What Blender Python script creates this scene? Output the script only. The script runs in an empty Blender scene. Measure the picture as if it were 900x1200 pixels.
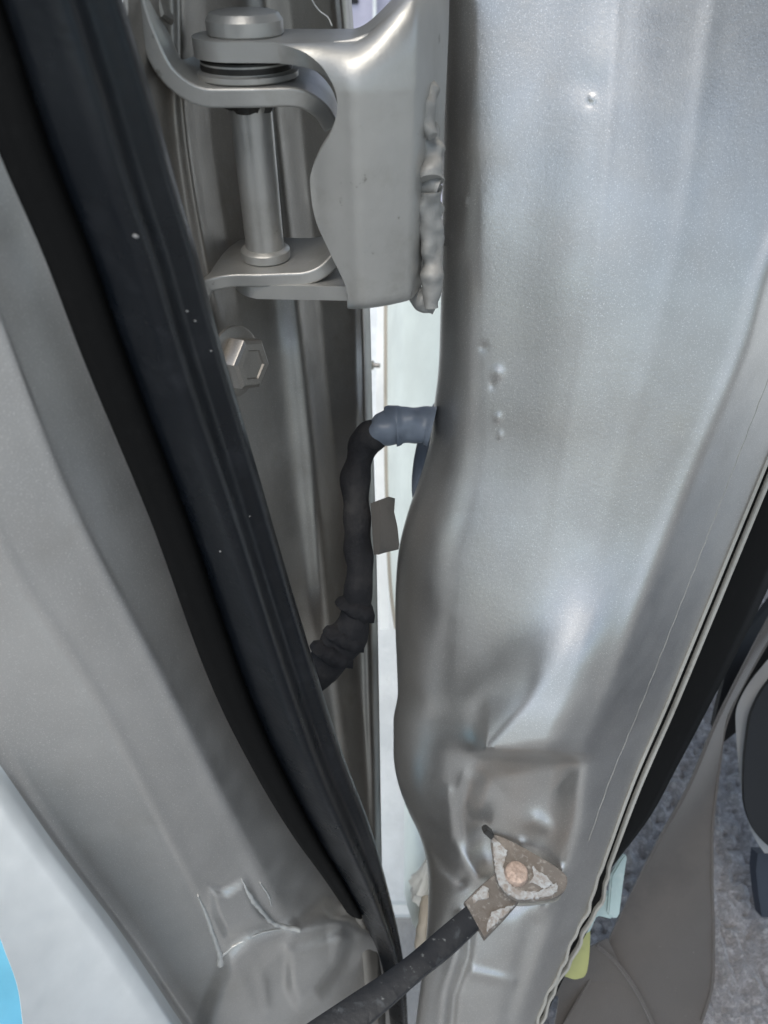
import bpy, bmesh, math, random
import numpy as np
from mathutils import Vector, noise

random.seed(7); rng = np.random.default_rng(7)
SC = bpy.context.scene
COL = SC.collection

# ------------------------------------------------------------------ camera, sky, sun, exposure
PITCH = math.radians(40.0)
CAM = np.array([0.0, 0.0, 0.85])
FPX = 867.0                                   # focal length for a frame 1200 units high
cd = bpy.data.cameras.new('camera'); cam = bpy.data.objects.new('camera', cd); COL.objects.link(cam)
cam.location = CAM; cam.rotation_euler = (math.radians(90) - PITCH, 0, 0)
cd.sensor_fit = 'VERTICAL'; cd.sensor_height = 36.0; cd.lens = FPX / 1200 * 36.0
cd.clip_start = 0.005; cd.clip_end = 200
SC.camera = cam
cd.dof.use_dof = True; cd.dof.focus_distance = .29; cd.dof.aperture_fstop = 16

SUN_EL, SUN_AZ = math.radians(70), math.radians(205)      # azimuth clockwise from +y
w = bpy.data.worlds.new('World'); SC.world = w; w.use_nodes = True
nt = w.node_tree; bg = nt.nodes['Background']
sky = nt.nodes.new('ShaderNodeTexSky'); sky.sky_type = 'NISHITA'; sky.sun_disc = False
sky.sun_elevation = SUN_EL; sky.sun_rotation = SUN_AZ; sky.dust_density = 2.5; sky.ozone_density = 1.0
hs = nt.nodes.new('ShaderNodeHueSaturation'); hs.inputs['Saturation'].default_value = .8; nt.links.new(sky.outputs[0], hs.inputs['Color'])
tn = nt.nodes.new('ShaderNodeMix'); tn.data_type = 'RGBA'; tn.blend_type = 'MULTIPLY'; tn.inputs[0].default_value = 1; tn.inputs[7].default_value = (.97, 1, .96, 1); nt.links.new(hs.outputs[0], tn.inputs[6])
nt.links.new(tn.outputs[2], bg.inputs[0]); bg.inputs[1].default_value = 0.10
sd = bpy.data.lights.new('sun', 'SUN'); sun = bpy.data.objects.new('sun', sd); COL.objects.link(sun)
sd.energy = 0.9; sd.angle = math.radians(35); sd.color = (1, .96, .9)
dirv = Vector((math.sin(SUN_AZ) * math.cos(SUN_EL), math.cos(SUN_AZ) * math.cos(SUN_EL), math.sin(SUN_EL)))
sun.rotation_euler = dirv.to_track_quat('Z', 'Y').to_euler()
SC.view_settings.view_transform = 'Standard'; SC.view_settings.look = 'None'
SC.view_settings.exposure = 1.25; SC.view_settings.gamma = 1.0
SC.render.engine = 'CYCLES'; SC.cycles.use_denoising = True; SC.cycles.max_bounces = 8

# ------------------------------------------------------------------ measuring helpers
FW = np.array([0, math.cos(PITCH), -math.sin(PITCH)]); UP = np.array([0, math.sin(PITCH), math.cos(PITCH)]); RT = np.array([1.0, 0, 0])
def W(px, py, d):
    """a point measured in the photograph (900x1200) at depth d metres"""
    px, py, d = np.broadcast_arrays(np.asarray(px, float), np.asarray(py, float), np.asarray(d, float))
    h = (px - 450) / FPX; v = (600 - py) / FPX
    return CAM + d[..., None] * (FW + h[..., None] * RT + v[..., None] * UP)
def WZ(px, py, z):
    """... on the horizontal plane at height z (relative to the camera)"""
    v = (600 - np.asarray(py, float)) / FPX
    return W(px, py, z / (FW[2] + v * UP[2]))
def WY(px, py, y):
    v = (600 - np.asarray(py, float)) / FPX
    return W(px, py, y / (FW[1] + v * UP[1]))
def ip(pts):
    """smooth (monotone cubic) interpolant through (x, y) pairs, linear outside"""
    P = np.array(sorted(pts), float); x, y = P[:, 0], P[:, 1]
    h = np.diff(x); s = np.diff(y) / h; m = np.empty_like(y)
    m[0], m[-1] = s[0], s[-1]
    for i in range(1, len(x) - 1):
        m[i] = 0 if s[i-1] * s[i] <= 0 else 2 * s[i-1] * s[i] / (s[i-1] + s[i]) if False else (s[i-1]*h[i] + s[i]*h[i-1]) / (h[i-1] + h[i])
    def f(q):
        q = np.asarray(q, float); i = np.clip(np.searchsorted(x, q) - 1, 0, len(h) - 1)
        t = (q - x[i]) / h[i]
        r = ((2*t**3 - 3*t**2 + 1) * y[i] + (t**3 - 2*t**2 + t) * h[i] * m[i] + (-2*t**3 + 3*t**2) * y[i+1] + (t**3 - t**2) * h[i] * m[i+1])
        r = np.where(q < x[0], y[0] + m[0] * (q - x[0]), r)
        return np.where(q > x[-1], y[-1] + m[-1] * (q - x[-1]), r)
    return f
def ss(a, b, x):
    t = np.clip((np.asarray(x, float) - a) / (b - a), 0, 1); return t * t * (3 - 2 * t)
def ga(x, wd): return np.exp(-(np.asarray(x, float) / wd) ** 2)
def sdf_poly(px, py, poly):
    """signed distance, positive inside"""
    P = np.array(poly, float); d = np.full(px.shape, 1e9); ins = np.zeros(px.shape, bool)
    for i in range(len(P)):
        a, b = P[i], P[(i + 1) % len(P)]; e = b - a
        t = np.clip(((px - a[0]) * e[0] + (py - a[1]) * e[1]) / (e @ e), 0, 1)
        d = np.minimum(d, np.hypot(px - a[0] - t * e[0], py - a[1] - t * e[1]))
        c = ((a[1] > py) != (b[1] > py)) & (px < (b[0] - a[0]) * (py - a[1]) / (b[1] - a[1] + 1e-12) + a[0]); ins ^= c
    return np.where(ins, d, -d)
def dist_line(px, py, pts):
    d = np.full(px.shape, 1e9); P = np.array(pts, float)
    for a, b in zip(P[:-1], P[1:]):
        e = b - a; t = np.clip(((px - a[0]) * e[0] + (py - a[1]) * e[1]) / (e @ e), 0, 1)
        d = np.minimum(d, np.hypot(px - a[0] - t * e[0], py - a[1] - t * e[1]))
    return d

# ------------------------------------------------------------------ object helpers
def put(name, me, mat, parent=None):
    o = bpy.data.objects.new(name, me); COL.objects.link(o)
    if mat: me.materials.append(mat)
    if parent:
        bpy.context.view_layer.update() if False else None
        o.parent = parent; o.matrix_parent_inverse = parent.matrix_basis.inverted()
    return o
def tag(o, label=None, cat=None, group=None, kind=None):
    for k, v in (('label', label), ('category', cat), ('group', group), ('kind', kind)):
        if v: o[k] = v
    return o
def thing(name, loc, label, cat, group=None):
    o = bpy.data.objects.new(name, None); COL.objects.link(o); o.location = loc; o.empty_display_size = .02
    return tag(o, label, cat, group, 'thing')
def mesh(name, v, f, smooth=True, angle=None):
    me = bpy.data.meshes.new(name); me.from_pydata([tuple(map(float, p)) for p in v], [], [tuple(map(int, q)) for q in f]); me.validate()
    bm = bmesh.new(); bm.from_mesh(me); bmesh.ops.recalc_face_normals(bm, faces=bm.faces); bm.to_mesh(me); bm.free()
    me.polygons.foreach_set('use_smooth', [smooth] * len(me.polygons))
    if angle: me.set_sharp_from_angle(angle=math.radians(angle))
    return me
def normals_of(P):
    du = np.gradient(P, axis=1); dv = np.gradient(P, axis=0); n = np.cross(du, dv)
    n /= np.linalg.norm(n, axis=-1, keepdims=True) + 1e-12
    tocam = CAM - P; flip = np.sign((n * tocam).sum(-1).mean()); return n * (flip or 1)
def solid(P, thick, N=None):
    """closed solid from a grid of points; the second skin lies `thick` behind"""
    r, c, _ = P.shape; N = normals_of(P) if N is None else N
    V = np.concatenate([P.reshape(-1, 3), (P - N * thick).reshape(-1, 3)]); k = r * c
    I = np.arange(k).reshape(r, c)
    q = np.stack([I[:-1, :-1], I[:-1, 1:], I[1:, 1:], I[1:, :-1]], -1).reshape(-1, 4)
    F = [q, q[:, ::-1] + k]
    for e in (I[0], I[:, -1], I[-1][::-1], I[:, 0][::-1]):
        F.append(np.stack([e[1:], e[:-1], e[:-1] + k, e[1:] + k], -1))
    return V, np.concatenate(F)
def sheet(name, P, thick, mat, parent=None, N=None, angle=50):
    v, f = solid(P, thick, N); return put(name, mesh(name, v, f, True, angle), mat, parent)
def loft(name, rings, mat, parent=None, angle=60, closed_path=False):
    """rings: (n, m, 3) closed cross-sections"""
    R = np.asarray(rings); n, m, _ = R.shape; I = np.arange(n * m).reshape(n, m); J = np.roll(I, -1, 1)
    F = np.stack([I[:-1], J[:-1], J[1:], I[1:]], -1).reshape(-1, 4).tolist()
    F += [I[0][::-1].tolist(), I[-1].tolist()]
    return put(name, mesh(name, R.reshape(-1, 3), F, True, angle), mat, parent)
def resample(pts, n):
    P = np.asarray(pts, float); L = np.r_[0, np.cumsum(np.linalg.norm(np.diff(P, axis=0), axis=1))]
    t = np.linspace(0, L[-1], n); fs = [ip(list(zip(L, P[:, k]))) for k in range(P.shape[1])]
    return np.stack([f(t) for f in fs], -1)
def frames(P, ref):
    T = np.gradient(P, axis=0); T /= np.linalg.norm(T, axis=1, keepdims=True)
    B = np.cross(T, np.asarray(ref, float)); B /= np.linalg.norm(B, axis=1, keepdims=True); return T, B, np.cross(B, T)
def tube(name, pts, rad, mat, parent=None, n=40, m=16, wob=0, freq=200, ref=(0.05, -.8, .6), seed=0, squash=1):
    Q = resample([list(p) + [r] for p, r in zip(pts, rad)] if not np.isscalar(rad) else [list(p) + [rad] for p in pts], n)
    P, r = Q[:, :3], Q[:, 3]; T, B, N = frames(P, ref); a = np.linspace(0, 2 * math.pi, m, endpoint=False)
    R = P[:, None] + r[:, None, None] * (np.cos(a)[None, :, None] * B[:, None] + squash * np.sin(a)[None, :, None] * N[:, None])
    if wob:
        for i in range(n):
            for j in range(m):
                d = R[i, j] - P[i]; k = 1 + wob * noise.noise(Vector(R[i, j] * freq) + Vector((seed, 0, 0)))
                R[i, j] = P[i] + d * k
    return loft(name, R, mat, parent)
def bar(name, pts, prof, ref, mat, parent=None, n=60, angle=40, scale=None):
    P = resample(pts, n); T, B, N = frames(P, ref); pr = np.array(prof)
    s = np.ones(n) if scale is None else scale
    R = P[:, None] + s[:, None, None] * (pr[None, :, :1] * B[:, None] + pr[None, :, 1:] * N[:, None])
    return loft(name, R, mat, parent, angle)
def lathe(name, base, axis, prof, mat, parent=None, m=40, angle=35, wob=0):
    """prof: (radius, height) from the base up; closed with caps"""
    ax = np.asarray(axis, float); ax /= np.linalg.norm(ax); t = np.cross(ax, [0.3, .9, .1]); t /= np.linalg.norm(t); s = np.cross(ax, t)
    a = np.linspace(0, 2 * math.pi, m, endpoint=False)
    R = []
    for r, h in prof:
        rr = r * (1 + wob * np.array([noise.noise(Vector((math.cos(q) * 2, math.sin(q) * 2, h * 400))) for q in a]))
        R.append(np.asarray(base) + ax * h + rr[:, None] * (np.cos(a)[:, None] * t + np.sin(a)[:, None] * s))
    return loft(name, R, mat, parent, angle)
def slab(name, top, down, mat, parent=None, bevel=0.0006, seg=2, flat=False):
    """top: outline points (n,3); extruded by vector `down`, edges rounded"""
    top = np.asarray(top); bm = bmesh.new(); A = [bm.verts.new(p) for p in top]; B = [bm.verts.new(p + np.asarray(down)) for p in top]
    bm.faces.new(A); bm.faces.new(B[::-1]); k = len(A)
    for i in range(k): bm.faces.new((A[i], B[i], B[(i + 1) % k], A[(i + 1) % k]))
    bmesh.ops.recalc_face_normals(bm, faces=bm.faces)
    if bevel:
        es = [e for e in bm.edges if e.is_manifold and e.calc_face_angle(0) > .6]
        bmesh.ops.bevel(bm, geom=es, offset=bevel, segments=seg, affect='EDGES', clamp_overlap=True)
    me = bpy.data.meshes.new(name); bm.to_mesh(me); bm.free()
    me.polygons.foreach_set('use_smooth', [True] * len(me.polygons)); me.set_sharp_from_angle(angle=math.radians(35))
    return put(name, me, mat, parent)
def smooth_outline(pts, n=60):
    """closed Catmull-Rom through pixel outline"""
    P = np.array(pts, float); k = len(P); out = []
    for i in range(k):
        a, b, c, d = P[i - 1], P[i], P[(i + 1) % k], P[(i + 2) % k]
        for t in np.linspace(0, 1, max(2, n // k), endpoint=False):
            out.append(.5 * (2*b + (c - a)*t + (2*a - 5*b + 4*c - d)*t*t + (3*b - a - 3*c + d)*t**3))
    return np.array(out)

# ------------------------------------------------------------------ materials
def mat(name, col, rough=.5, metal=0., coat=0., bump=(), dirt=None, spec=.5, sheen=0., flake=0., rvar=.0, subs=0.):
    m = bpy.data.materials.new(name); m.use_nodes = True; t = m.node_tree; N = t.nodes; L = t.links; b = N['Principled BSDF']
    b.inputs['Roughness'].default_value = rough; b.inputs['Metallic'].default_value = metal
    b.inputs['Coat Weight'].default_value = coat; b.inputs['Coat Roughness'].default_value = .25
    b.inputs['Specular IOR Level'].default_value = spec; b.inputs['Sheen Weight'].default_value = sheen
    tc = N.new('ShaderNodeTexCoord').outputs['Object']
    def nz(scale, det=4., ro=.55, dist=0.):
        n = N.new('ShaderNodeTexNoise'); n.inputs['Scale'].default_value = scale; n.inputs['Detail'].default_value = det
        n.inputs['Roughness'].default_value = ro; n.inputs['Distortion'].default_value = dist; L.new(tc, n.inputs['Vector']); return n.outputs['Fac']
    def ramp(src, a, b_):
        r = N.new('ShaderNodeMapRange'); r.interpolation_type = 'SMOOTHSTEP'; L.new(src, r.inputs[0]); r.inputs[1].default_value = a; r.inputs[2].default_value = b_; return r.outputs[0]
    def mix(f, a, c):
        x = N.new('ShaderNodeMix'); x.data_type = 'RGBA'
        for s, val in ((x.inputs[0], f), (x.inputs[6], a), (x.inputs[7], c)):
            if hasattr(val, 'is_output'): L.new(val, s)
            elif isinstance(val, (int, float)): s.default_value = val
            else: s.default_value = (*val, 1)
        return x.outputs[2]
    c = mix(ramp(nz(25, 5), .3, .7), tuple(x * .93 for x in col), tuple(min(1, x * 1.07) for x in col))
    if flake:
        c = mix(ramp(nz(2600, 1), .55, .8), c, tuple(min(1, x * (1 + flake)) for x in col))
    for d in (dirt or []):                      # (scale, lo, hi, colour, amount, distortion)
        f = ramp(nz(d[0], 6, .62, d[5] if len(d) > 5 else 0), d[1], d[2])
        mm = N.new('ShaderNodeMath'); mm.operation = 'MULTIPLY'; L.new(f, mm.inputs[0]); mm.inputs[1].default_value = d[4]
        c = mix(mm.outputs[0], c, d[3])
    L.new(c, b.inputs['Base Color'])
    if rvar:
        r = N.new('ShaderNodeMapRange'); L.new(nz(60, 5), r.inputs[0]); r.inputs[1].default_value = .3; r.inputs[2].default_value = .7
        r.inputs[3].default_value = rough - rvar; r.inputs[4].default_value = rough + rvar; L.new(r.outputs[0], b.inputs['Roughness'])
    prev = None
    for sc, st, ds in bump:
        bn = N.new('ShaderNodeBump'); bn.inputs['Strength'].default_value = st; bn.inputs['Distance'].default_value = ds
        L.new(nz(sc, 3), bn.inputs['Height'])
        if prev: L.new(prev, bn.inputs['Normal'])
        prev = bn.outputs[0]
    if prev: L.new(prev, b.inputs['Normal'])
    return m
DUST = (.40, .37, .32)
M = {}
M['pillar'] = mat('silver_paint', (.48, .47, .455), .36, .86, .1, [(700, .22, .0003), (2200, .2, .0002)], [(14, .55, .75, (.36, .33, .28), .35), (900, .70, .76, (.8, .8, .78), .5)], flake=.55, rvar=.06)
M['door'] = mat('silver_door_paint', (.53, .52, .505), .36, .80, .12, [(700, .12, .0003)], [(18, .55, .75, (.34, .32, .28), .3), (1100, .72, .78, (.75, .75, .73), .4)], flake=.4, rvar=.06)
M['pale'] = mat('skylit_silver_paint', (.76, .78, .78), .45, .1, .1, [(120, .15, .0006)], [(30, .5, .8, (.66, .69, .69), .3)], rvar=.05)  # silver whitened: sky light on the lower door sheet put into the colour
M['column'] = mat('shaded_silver_paint', (.30, .28, .255), .42, .85, .1, [(300, .2, .0004)], [(30, .5, .75, (.2, .18, .15), .5), (700, .68, .76, (.6, .58, .54), .4)], flake=.3, rvar=.06)  # door silver darkened: shade of the gap put into the colour, plus grime
M['hinge'] = mat('hinge_paint', (.46, .45, .425), .42, .62, .1, [(250, .25, .0006), (1200, .15, .0002)], [(40, .52, .75, (.28, .26, .22), .45), (160, .66, .72, (.14, .13, .11), .5)], rvar=.07)
M['greaseshade'] = mat('grease_and_shade', (.02, .018, .015), .5, 0, 0, [(500, .4, .0006)])
M['rubber'] = mat('black_rubber', (.004, .0055, .008), .30, 0, 0, [(500, .25, .0004)], [(90, .5, .75, (.014, .016, .02), .7), (1100, .66, .76, (.11, .11, .105), .45), (14, .5, .8, (.02, .022, .025), .5)], spec=.30, rvar=.06)
M['rubberdull'] = mat('dull_black_rubber', (.005, .005, .005), .7, 0, 0, [(300, .2, .0006)], [(200, .55, .8, (.012, .012, .012), .5)], spec=.12)
M['boot'] = mat('blue_grey_rubber', (.14, .165, .205), .42, 0, 0, [(200, .3, .0006)], [(120, .5, .75, (.17, .2, .24), .6)], rvar=.06)
M['tape'] = mat('cloth_tape', (.013, .013, .015), .75, 0, 0, [(350, .6, .001), (1500, .3, .0004)], [(45, .45, .75, (.055, .052, .05), .6)], spec=.25)
M['tapeflap'] = mat('grey_tape_back', (.085, .078, .07), .7, 0, 0, [(300, .4, .0006)], [(150, .5, .8, (.06, .055, .05), .6)])
M['strap'] = mat('black_strap_paint', (.009, .011, .015), .42, 0, .1, [(300, .3, .0006)], [(110, .55, .70, (.08, .09, .10), .5, .6), (260, .62, .70, (.28, .29, .29), .5)], rvar=.1)
M['rust'] = mat('rust_and_paint', (.165, .148, .132), .75, .1, 0, [(200, .6, .001), (900, .4, .0004)], [(120, .45, .7, (.11, .085, .065), .6), (420, .50, .72, (.48, .46, .43), .55, .5), (60, .5, .75, (.33, .30, .27), .6)], spec=.3)
M['chip'] = mat('flaking_white_paint', (.43, .45, .46), .6, 0, 0, [(350, .5, .0008)], [(500, .40, .70, (.22, .18, .145), .8, .4), (160, .42, .68, (.25, .205, .17), .75, .5)])
M['rivet'] = mat('copper_pink_rivet', (.50, .385, .32), .55, .3, 0, [(420, .8, .0016)], [(220, .45, .65, (.30, .22, .18), .6)])
M['seam'] = mat('sealed_seam_paint', (.36, .35, .32), .5, .3, .1, [(350, .4, .0008)], [(120, .55, .75, (.24, .22, .19), .6)])
M['sealant'] = mat('seam_sealant', (.50, .51, .50), .3, .3, .4, [(300, .4, .0008)], [(200, .6, .75, (.3, .29, .26), .4)])
M['carpet'] = mat('grey_carpet_pile', (.24, .232, .235), .95, 0, 0, [(500, .9, .003), (150, .6, .004)], [(240, .48, .62, (.42, .405, .41), .8), (60, .5, .7, (.17, .165, .17), .6)], spec=.1, sheen=.5)
M['belt'] = mat('grey_belt_webbing', (.095, .086, .08), .7, 0, 0, [(1200, .5, .0005)], [(25, .45, .7, (.065, .06, .058), .6), (400, .66, .75, (.3, .29, .27), .3)], sheen=.3, spec=.3)
M['beltedge'] = mat('pale_belt_edge', (.45, .45, .44), .8)
M['clipblue'] = mat('pale_aqua_plastic', (.34, .44, .44), .5, 0, 0, [(300, .4, .0008)], [(150, .5, .75, (.46, .52, .53), .5)])
M['clipyellow'] = mat('yellow_green_plastic', (.36, .37, .15), .5, 0, 0, [(200, .3, .0008)], [(120, .5, .8, (.24, .25, .10), .5)])
M['trimgrey'] = mat('light_grey_plastic', (.27, .275, .28), .45, 0, 0, [(400, .2, .0004)], rvar=.05)
M['trimblack'] = mat('black_plastic', (.008, .008, .009), .5, 0, 0, [(300, .2, .0005)], spec=.35)
M['blueplastic'] = mat('navy_plastic', (.02, .026, .04), .5)
M['ground'] = mat('pale_concrete', (.64, .66, .65), .9, 0, 0, [(60, .5, .004), (400, .4, .001)], [(9, .45, .7, (.54, .57, .57), .6), (70, .55, .75, (.72, .74, .74), .5)])
M['outer'] = mat('pale_greenish_silver', (.70, .74, .68), .45, .15, .2, [(300, .1, .0003)])
M['white'] = mat('white_paint', (.8, .82, .81), .5)
M['brownedge'] = mat('tan_seam_edge', (.36, .33, .28), .6)
M['lilac'] = mat('lilac_grey_render', (.45, .44, .54), .8)
M['dark'] = mat('dark_opening', (.015, .015, .018), .4)
M['cyan'] = mat('cyan_tarpaulin', (.20, .60, .78), .6, 0, 0, [(40, .3, .003)])
M['cloud'] = mat('crumpled_film', (.74, .77, .76), .4, 0, .2, [(120, .5, .002)])
M['thread'] = mat('pale_thread', (.7, .7, .66), .7)
M['darktrim'] = mat('dark_grey_trim', (.05, .05, .052), .6)
M['weldpaint'] = mat('painted_weld', (.30, .295, .28), .55, .15, 0, [(260, .5, .0008)], [(120, .5, .75, (.2, .185, .165), .5)])
M['darkground'] = mat('darkened_concrete', (.27, .27, .265), .9, 0, 0, [(200, .6, .004)])  # ground tone darkened to give the metal darker reflections

# ------------------------------------------------------------------ ground and far background
n = 80
gx, gy = np.meshgrid(np.linspace(-1, 1, n), np.linspace(-1, 1, n))
gx = np.sign(gx) * np.abs(gx) ** 3 * 60; gy = np.sign(gy) * np.abs(gy) ** 3 * 60
gz = 0.006 * np.array([[noise.noise(Vector((a * 6, b * 6, 0))) for a, b in zip(r1, r2)] for r1, r2 in zip(gx, gy)])
g = sheet('ground', np.stack([gx, gy, gz], -1)[:, :], .05, M['darkground'], N=np.broadcast_to(np.array([0, 0, 1.0]), gx.shape + (3,)))
tag(g, 'grey concrete beside the car, darkened to dim its reflections', kind='structure')
slab('pavement', [(-40, .33, .02), (40, .33, .02), (40, 30, .02), (-40, 30, .02)], (0, 0, -.1), M['ground'], None, .01)
tag(bpy.data.objects['pavement'], 'pale sunlit concrete pavement seen bright through the door gap', kind='structure')

fw = thing('far_wall', (-.1, 2.4, 0), 'lilac grey wall with a dark square opening glimpsed above the hinge', 'wall')
slab('wall_panel', [(-.35, 2.4, 0), (.5, 2.4, 0), (.5, 2.4, 1.5), (-.35, 2.4, 1.5)], (0, .12, 0), M['lilac'], fw, .004)
slab('opening', WY([406, 420, 420, 406], [5, 5, -28, -28], 2.394), (0, .03, 0), M['dark'], fw, .002)
slab('post', WY([437, 441, 441, 437], [120, 120, -160, -160], 2.36), (0, .035, 0), M['white'], fw, .002)

ts = thing('tarpaulin', W(-40, 1180, .7), 'bright cyan sheet showing at the bottom left corner below the door', 'sheet')
pyv = np.linspace(1060, 1330, 40); uu = np.linspace(0, 1, 20)
edge = ip([(1060, -14), (1110, 20), (1140, 40), (1200, 60), (1330, 70)])
PX = -240 + (edge(pyv)[:, None] + 240) * uu[None]; PY = np.broadcast_to(pyv[:, None], PX.shape)
P = WZ(PX, PY, -.60); P[..., 2] += .004 * np.sin(PX * .05) * np.cos(PY * .03)
sheet('folded_sheet', P, .004, M['cyan'], ts)
# ------------------------------------------------------------------ front body skin seen through the gap
op = thing('outer_body_panel', W(480, 500, .6), 'pale greenish outer body panel seen through the gap below the hinge', 'body panel')
pyv = np.linspace(300, 760, 60); uu = np.linspace(0, 1, 40)
Lp = ip([(300, 455), (380, 454), (480, 454), (600, 456), (700, 461), (760, 470)])
PX = Lp(pyv)[:, None] + uu[None] * 95; PY = np.broadcast_to(pyv[:, None], PX.shape)
D = .62 - .10 * np.sin(uu[None] * 1.3) + .03 * ga(uu[None], .12)
sheet('panel_skin', W(PX, PY, D + 0 * PY), .002, M['outer'], op)
bar('hem_edge', W(Lp(pyv)[::4] - 2.2, pyv[::4], .655), [(-.0016, -.002), (.0016, -.002), (.0016, .002), (-.0016, .002)], (0, -.8, .6), M['brownedge'], op)
bar('inner_flange', W(ip([(300, 449), (380, 447.5), (480, 446), (620, 446.5), (760, 452)])(pyv)[::4], pyv[::4], .67), [(-.0042, -.002), (.0042, -.002), (.0042, .002), (-.0042, .002)], (0, -.8, .6), M['white'], op)
lathe('buffer_stud', W(437, 428, .63), (1, -.3, .1), [(.004, -.006), (.004, 0), (.002, .001), (.002, .006)], M['column'], op, 20)

# ------------------------------------------------------------------ B: door pillar (right)
PL = ip([(-150, 521), (0, 520), (200, 518), (370, 516), (440, 513), (480, 508), (520, 503), (560, 492), (600, 478), (640, 468), (680, 464), (720, 463), (780, 465), (812, 466), (845, 461), (880, 461), (920, 467), (950, 478), (980, 492), (1010, 500), (1040, 502), (1080, 501), (1130, 496), (1200, 487), (1300, 474)])
PS = ip([(-150, 1182), (300, 998), (600, 874), (741, 816), (830, 779), (913, 743), (1000, 711), (1070, 686), (1127, 660), (1185, 634), (1300, 590)])
PR = ip([(-150, 1075), (0, 1020), (200, 956), (325, 903), (400, 882), (550, 820), (610, 795), (715, 754), (809, 722), (882, 692), (913, 687), (976, 680), (1030, 662), (1100, 640), (1300, 560)])
PB = ip([(-620, .190), (-400, .204), (-150, .222), (0, .234), (150, .246), (300, .260), (450, .277), (600, .297), (750, .314), (900, .335), (1022, .353), (1200, .379), (1300, .392)])
SCURVE = ip([(560, 706), (640, 694), (700, 676), (750, 658), (795, 636), (840, 600), (880, 562)])
def pillar_depth(px, py):
    L, S, R = PL(py), PS(py), PR(py)
    D = PB(py) - .010 * (px - L) / (R - L) * ss(1200, 700, py)
    wd = np.interp(py, [0, 400, 600, 800, 1000, 1200], [40, 52, 80, 70, 55, 45])
    q = np.clip((px - L) / wd, 0, 1); D = D + np.interp(py, [0, 300, 600], [.013, .016, .026]) * (1 - np.sqrt(np.clip(1 - (1 - q) ** 2, 0, 1)))
    D = D + np.interp(py, [0, 250, 600, 850], [.012, .018, .030, .032]) * np.clip(1 - (px - L) / 250, 0, 1) ** 2.2 * ss(1150, 950, py)
    # flange beyond the bright ridge turns away to the inside of the car
    x = px - R; sm = np.where(x > 0, x, 0) ; soft = 10 + 0 * py
    D = D + .00062 * (np.sqrt(x * x + soft ** 2) + x) / 2 - .0016 * ga(x + 8, 13) * ss(1060, 960, py)
    # broad shallow channels of the pressing
    for ln, a, wv in ((ip([(0, 722), (300, 700), (600, 652), (700, 640)]), .00022, 9), (ip([(0, 836), (300, 792), (600, 712), (700, 690)]), .00025, 12)):
        D = D - a * ga(px - ln(py), wv) * ss(760, 560, py)
    D = D + .003 * ga(px - ip([(0, 640), (600, 590), (1000, 560)])(py), 60) * ss(900, 500, py)
    # S shaped crease: the left side rolls down into the valley
    s = SCURVE(np.clip(py, 560, 885)); k = ss(590, 800, py) * ss(930, 880, py)
    D = D + 0 * k * (.0015 * ss(6, -34, px - s) - .0015 * .6 * ss(-34, -150, px - s))
    # bright facet right of the crease leans towards the sky
    k2 = ss(560, 760, py) * ss(905, 880, py)
    lean = .024 * ss(600, 1000, py) / ss(600, 1000, 885.)
    D = D - lean * ss(-120, 14, px - s) ** 1.6 * (1 - ss(-60, 20, px - R)) * ss(893, np.interp(px - s, [-110, -20, 4], [740, 850, 879]), py - .05 * (px - 640)) * ss(580, 780, py)
    # pocket around the check strap bracket
    pk = sdf_poly(px, py, smooth_outline([(560, 899), (600, 884), (645, 878), (700, 882), (696, 930), (690, 980), (668, 1052), (610, 1075), (562, 1056), (546, 1000), (545, 940)], 60))
    D = D + .011 * ss(-12, 26, pk) * ss(2, -45, px - R) * (1 - .75 * ss(900, 1060, py))
    D = D + .004 * ss(-4, 60, pk)
    # folds in the metal beside the pocket and below the strap
    D = D - .0028 * ga(dist_line(px, py, [(552, 915), (541, 950), (545, 1000), (572, 1042)]), 12)
    D = D - .002 * ga(dist_line(px, py, [(525, 930), (528, 985), (560, 1030)]), 8)
    D = D + .003 * ga(dist_line(px, py, [(500, 985), (522, 1015), (540, 1030)]), 9)
    D = D + .0035 * ga(dist_line(px, py, [(552, 1075), (548, 1120), (532, 1165), (526, 1230)]), 6)
    D = D - .0025 * ga(dist_line(px, py, [(540, 1075), (534, 1120), (520, 1165), (512, 1230)]), 8)
    D = D - .0018 * ga(dist_line(px, py, [(556, 1140), (600, 1150)]), 6)
    D = D + .003 * ga(dist_line(px, py, [(624, 1085), (600, 1180), (585, 1260)]), 12)
    D = D - .0022 * ga(dist_line(px, py, [(658, 1020), (650, 1050), (640, 1062)]), 6)
    # blob dents and paint nibs
    for bx, by, a, r in ((566, 407, .0006, 5), (583, 437, -.0009, 6), (577, 452, .0006, 3), (583, 489, -.0006, 4), (586, 510, -.0006, 3), (693, 115, -.0006, 3), (692, 121, .0002, 5), (690, 100, .0004, 22), (545, 236, -.0006, 3), (628, 962, -.0022, 11), (611, 988, -.001, 5), (640, 968, -.0012, 8)):
        D = D + a * ga(np.hypot(px - bx, py - by), r)
    return D
pil = thing('door_pillar', W(600, 1000, .37), 'broad silver door pillar with pressed channels right of the hinge', 'car pillar')
nv, nu = 420, 230
pyv = np.r_[np.linspace(-620, -180, 24), np.linspace(-170, 1300, nv)]; uu = np.linspace(0, 1, nu) ** 1.15
L, S = PL(pyv)[:, None], PS(pyv)[:, None]
PX = L + (S - L) * uu[None]; PY = np.broadcast_to(pyv[:, None], PX.shape); D = pillar_depth(PX, PY)
# return wall behind the rolled left edge
kk = np.linspace(1, 0, 8, endpoint=False)[None]
PX = np.concatenate([L + 14 * kk + 0 * D[:, :1], PX], 1); D = np.concatenate([D[:, :1] + .06 * kk, D], 1); PY = np.broadcast_to(pyv[:, None], PX.shape)
P = W(PX, PY, D); nrm = normals_of(P)
sheet('pillar_panel', P, .0014, M['pillar'], pil, nrm)

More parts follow.
